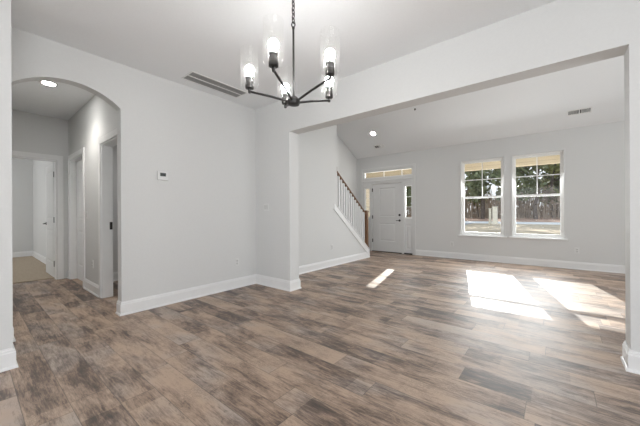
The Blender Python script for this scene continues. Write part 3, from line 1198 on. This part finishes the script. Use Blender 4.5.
# recessed lights
def recessed(name, loc, label, tilt, power):
    root = thing(name, label, 'ceiling light', loc)
    root.rotation_euler = (tilt, 0, 0)
    bb = bm_new()
    lathe(bb, [(0.066, -0.0005), (0.066, -0.006), (0.088, -0.005), (0.094, -0.0005)], n=32, cap=False)
    obj('trim_ring', bb, MAT['trim'], root, smooth=True)
    bb = bm_new()
    lathe(bb, [(0.066, -0.0006), (0.066, -0.004), (0.04, -0.006), (0.004, -0.0065)], n=32)
    obj('lens', bb, MAT['lamp'], root, smooth=True)['label'] = 'glowing white lens'
    ld = bpy.data.lights.new(name + '_beam', 'SPOT')
    ld.energy = power
    ld.spot_size = math.radians(125)
    ld.spot_blend = 0.8
    ld.shadow_soft_size = 0.06
    ld.color = (1.0, 0.96, 0.90)
    lo = bpy.data.objects.new(name + '_beam', ld)
    COL.objects.link(lo)
    lo.parent = root
    lo.location = (0, 0, -0.02)
    return root


recessed('recessed_light', (-5.106, 0.690, H), 'round lit recessed light in the hall ceiling past the arch', 0, 52)
recessed('recessed_light', on_slope(-3.757, 6.865), 'round lit recessed light on sloped ceiling near the stairs', ANG, 12)

# small dark fitting on the slope by the header
root = thing('ceiling_fitting', 'tiny dark fitting on sloped ceiling just under the opening head', 'ceiling fitting', on_slope(-2.448, 6.423))
root.rotation_euler = (ANG, 0, 0)
bb = bm_new()
lathe(bb, [(0.020, 0.0), (0.020, -0.004), (0.008, -0.008), (0.008, -0.022), (0.014, -0.024), (0.014, -0.028)], n=18)
obj('body', bb, MAT['gunmetal'], root, smooth=True)

# ------------------------------------------------------------------ thermostat, switches, outlets
root = thing('thermostat', 'small white thermostat with grey screen on the left wall', 'thermostat', (XL, 1.563, 1.625))
bb = bm_new()
box(bb, (0, -0.064, -0.055), (0.022, 0.064, 0.055))
obj('body', bb, MAT['plastic'], root, bevel=0.006)
bb = bm_new()
box(bb, (0.0215, -0.034, -0.006), (0.0235, 0.034, 0.036))
obj('screen', bb, MAT['lcd'], root)['label'] = 'dark grey display'
for k in (-1, 1):
    bb = bm_new()
    box(bb, (0.0215, k * 0.02 - 0.010, -0.034), (0.0245, k * 0.02 + 0.010, -0.024))
    obj('button', bb, MAT['plastic'], root, bevel=0.001)


def plate(name, loc, nrm, label, cat, kind='outlet', group=None, gang=1):
    """wall plate 70 x 115 mm (wider with more gangs); nrm: direction the plate faces"""
    root = thing(name, label, cat, loc, group)
    root.rotation_euler = (0, 0, math.atan2(nrm[0], -nrm[1]))
    w = 0.035 + 0.023 * (gang - 1)
    bb = bm_new()
    box(bb, (-w, -0.006, -0.058), (w, 0, 0.058))
    obj('cover_plate', bb, MAT['plastic'], root, bevel=0.003)
    if kind == 'outlet':
        for s in (-1, 1):
            bb = bm_new()
            lathe(bb, [(0.0165, -0.0055), (0.0165, -0.0085), (0.014, -0.0095)], (0, 0, s * 0.02), 20, 'Y')
            r_ = obj('receptacle', bb, MAT['socketplastic'], root, smooth=True)
            sb = bm_new()
            for q in (-1, 1):
                box(sb, (q * 0.006 - 0.001, -0.0100, s * 0.02 - 0.001), (q * 0.006 + 0.001, -0.0090, s * 0.02 + 0.007))
            lathe(sb, [(0.002, -0.0090), (0.002, -0.0100)], (0, 0, s * 0.02 - 0.007), 10, 'Y')
            obj('slots', sb, MAT['dark'], r_)
    else:
        for g in range(gang):
            gxx = (g - (gang - 1) / 2) * 0.046
            bb = bm_new()
            prism(bb, [(gxx - 0.016, -0.0055, -0.033), (gxx - 0.016, -0.0075, -0.033), (gxx - 0.016, -0.0115, 0.033), (gxx - 0.016, -0.0055, 0.033)], (0.032, 0, 0))
            obj('rocker', bb, MAT['socketplastic'], root)
    return root


plate('light_switch', (-3.560, YB, 1.245), (0, -1), 'white switch plate on the wall between corner and opening', 'switch', 'switch', gang=2)
plate('wall_outlet', (XL, 2.652, 0.398), (1, 0), 'white outlet low on left wall near the corner', 'outlet')
plate('wall_outlet', (XS, 4.996, 0.414), (1, 0), 'white outlet low on the stair wall', 'outlet')
plate('wall_outlet', (0.332, YF, 0.375), (0, -1), 'white outlet on far wall past the right hand window', 'outlet')
plate('wall_outlet', (-2.01, YF, 0.356), (0, -1), 'white outlet on far wall between door and windows', 'outlet')
plate('wall_outlet', (-5.254, YH, 0.42), (0, -1), 'white outlet low in the hall between the two doorways', 'outlet')
plate('light_switch', (-5.56, YH, 1.14), (0, -1), 'white switch plate in the hall beside the closed door', 'switch', 'switch')

# ------------------------------------------------------------------ outdoors
GZ = lambda y: -0.22 + 0.62 * max(0, (y - 10)) / 38 if y < 48 else 0.40


def strip(bb, x0, x1, y0, y1, lift, n=24, depth=0.15):
    prev = None
    ys = [y0 + (y1 - y0) * k / n for k in range(n + 1)]
    top = [(y, GZ(y) + lift) for y in ys]
    prism(bb, [(x0, y, z) for y, z in top] + [(x0, y, z - depth) for y, z in top[::-1]], (x1 - x0, 0, 0))


b = bm_new()
strip(b, -60, 40, YF + TF + 0.02, 30.2, 0.0)
setting(obj('ground', b, MAT['grass']), 'dry tan lawn in front of the house', 'lawn')
b = bm_new()
strip(b, -60, 40, 30.2, 34.0, 0.012, 6)
setting(obj('ground_road', b, MAT['road']), 'pale road beyond the lawn', 'road')
b = bm_new()
strip(b, -60, 40, 34.0, 70, 0.0, 20)
setting(obj('ground_straw', b, MAT['straw']), 'reddish pine straw ground under the trees', 'ground')
b = bm_new()
strip(b, -9.5, -6.0, 12.6, 30.2, 0.02, 12, 0.06)
setting(obj('driveway', b, MAT['concrete']), 'pale concrete driveway down to the road', 'driveway')

# porch slab, beam, roof
b = bm_new()
box(b, (-5.30, YF + TF + 0.01, -0.30), (2.2, 9.55, -0.06))
setting(obj('floor_porch', b, MAT['concrete']), 'pale concrete porch slab outside the windows', 'porch')
b = bm_new()
box(b, (-5.30, 8.98, 2.335), (2.4, 9.20, 2.80))
setting(obj('wall_porch_beam', b, MAT['siding']), 'cream porch beam across the tops of the windows', 'beam')
b = bm_new()
box(b, (-5.30, YF + TF, 2.80), (2.4, 9.45, 2.90))
setting(obj('ceiling_porch', b, MAT['siding']), 'cream porch ceiling outside the windows', 'porch ceiling')
# house wall's cream skin outside and the garage wing beside the porch
b = bm_new()
box(b, (-9.6, YF + TF, -0.25), (-5.30, 12.4, 2.75))
g_ = obj('garage_wing', b, MAT['siding'])
tag(g_, 'cream sided garage wing seen through the left sidelight', 'building')
b = bm_new()
prism(b, [(-9.9, YF + TF, 2.75), (-9.9, 12.7, 2.75), (-9.9, 10.2, 3.9)], (4.55, 0, 0))
obj('roof', b, MAT['roofing'], g_)

# two cream posts at the road
for nm, (px, py), w_, h_, lab in (('gate_post', (-4.08, 29.2), 0.17, 1.50, 'taller and thicker cream post across the lawn seen through the left window'),
                                  ('gate_post', (-4.52, 29.6), 0.085, 1.34, 'thin cream post next to the thicker post seen through the left window')):
    b = bm_new()
    box(b, (-w_, -w_, 0), (w_, w_, h_))
    box(b, (-w_ - 0.04, -w_ - 0.04, 0), (w_ + 0.04, w_ + 0.04, 0.18))
    box(b, (-w_ - 0.03, -w_ - 0.03, h_), (w_ + 0.03, w_ + 0.03, h_ + 0.06))
    tag(obj(nm, b, MAT['cream'], loc=(px, py, GZ(py) - 0.02), bevel=0.01), lab, 'post')


# trees
def leaf_cloud(bb, blobs, n, smin, smax, rng):
    tot = sum(r[3] ** 2 for r in blobs)
    for (bx, by, bz, br) in blobs:
        for _ in range(int(n * br * br / tot)):
            d = Vector((rng.gauss(0, 1), rng.gauss(0, 1), rng.gauss(0, 1))).normalized() * br * (0.45 + 0.6 * rng.random() ** 0.6)
            c = Vector((bx, by, bz)) + Vector((d.x, d.y, d.z * 0.8))
            s = rng.uniform(smin, smax)
            u = Vector((rng.gauss(0, 1), rng.gauss(0, 1), rng.gauss(0, 1))).normalized()
            w = u.cross(Vector((rng.gauss(0, 1), rng.gauss(0, 1), rng.gauss(0, 1)))).normalized()
            v = [bb.verts.new(c + u * s * a + w * s * 0.6 * q) for a, q in ((-1, 0), (0, -1), (1, 0), (0, 1))]
            bb.faces.new(v)


def make_tree(seed, leaf, name, label, group):
    rng = random.Random(seed)
    root = thing(name, label, 'tree', (0, 0, 0), group)
    bb = bm_new()
    h_ = rng.uniform(7.8, 10.0)
    pts = [(0, 0, -0.2)]
    for k in range(1, 7):
        pts.append((rng.uniform(-0.15, 0.15) * k, rng.uniform(-0.15, 0.15) * k, h_ * k / 6))
    tube(bb, pts, [0.22, 0.19, 0.165, 0.14, 0.11, 0.07, 0.03], 8)
    for k in range(7):
        z_ = rng.uniform(2.5, h_ * 0.9)
        a = rng.uniform(0, 2 * PI)
        l_ = rng.uniform(0.9, 2.0)
        tube(bb, [(0, 0, z_), (l_ * 0.5 * math.cos(a), l_ * 0.5 * math.sin(a), z_ + 0.3), (l_ * math.cos(a), l_ * math.sin(a), z_ + 0.9)], [0.06, 0.045, 0.015], 6)
    obj('trunk', bb, MAT['bark'], root, smooth=True)
    bb = bm_new()
    blobs = []
    for k in range(16):
        z_ = 2.6 + (h_ - 2.0) * rng.random()
        rr = rng.uniform(0.7, 1.35)
        a = rng.uniform(0, 2 * PI)
        q = rng.uniform(0.2, 1.5)
        blobs.append((q * math.cos(a), q * math.sin(a), z_, rr))
    leaf_cloud(bb, blobs, 1900, 0.13, 0.30, rng)
    obj('foliage', bb, leaf, root)
    return root


protos = [make_tree(11, MAT['leaf'], 'evergreen_tree', 'dark evergreen tree with a grey trunk in the wood beyond the road', 'evergreen trees beyond the road'),
          make_tree(23, MAT['leaf'], 'evergreen_tree', 'dark evergreen tree with a grey trunk in the wood beyond the road', 'evergreen trees beyond the road'),
          make_tree(37, MAT['leafpale'], 'leafy_tree', 'yellow green leafy tree in the wood beyond the road', 'yellow green trees beyond the road')]
rng = random.Random(5)
first = [True, True, True]
k = 0
xx = -40.0
while xx < 9.0:
    yy = 44 + rng.uniform(-2.5, 6.0)
    i = (0, 1, 2, 0, 1)[k % 5]
    loc = (xx + rng.uniform(-0.5, 0.5), yy, GZ(yy))
    if first[i]:
        protos[i].location = loc
        first[i] = False
    else:
        t_ = dup(protos[i], loc)
        t_.rotation_euler = (0, 0, rng.uniform(0, 2 * PI))
        s = rng.uniform(0.85, 1.15)
        t_.scale = (s, s, s)
    xx += rng.uniform(1.5, 2.1)
    k += 1
# underbrush and bare twigs at the edge of the wood
b = bm_new()
rng = random.Random(9)
for k in range(2600):
    xx = rng.uniform(-42, 10)
    yy = rng.uniform(43, 54)
    z_ = GZ(yy)
    hh = rng.uniform(0.6, 5.2)
    lx, ly = rng.uniform(-0.5, 0.5), rng.uniform(-0.3, 0.3)
    w_ = rng.uniform(0.02, 0.06)
    v = [b.verts.new(q) for q in ((xx - w_, yy, z_), (xx + w_, yy, z_), (xx + lx + w_ * 0.3, yy + ly, z_ + hh), (xx + lx - w_ * 0.3, yy + ly, z_ + hh))]
    b.faces.new(v)
leaf_cloud(b, [(rng.uniform(-42, 10), rng.uniform(44, 55), 0.4 + rng.uniform(0.4, 4.2), rng.uniform(0.6, 1.1)) for _ in range(200)], 11000, 0.10, 0.28, rng)
tag(obj('underbrush', b, MAT['brush']), 'grey brown brush and bare twigs at the edge of the wood', 'brush', kind='stuff')
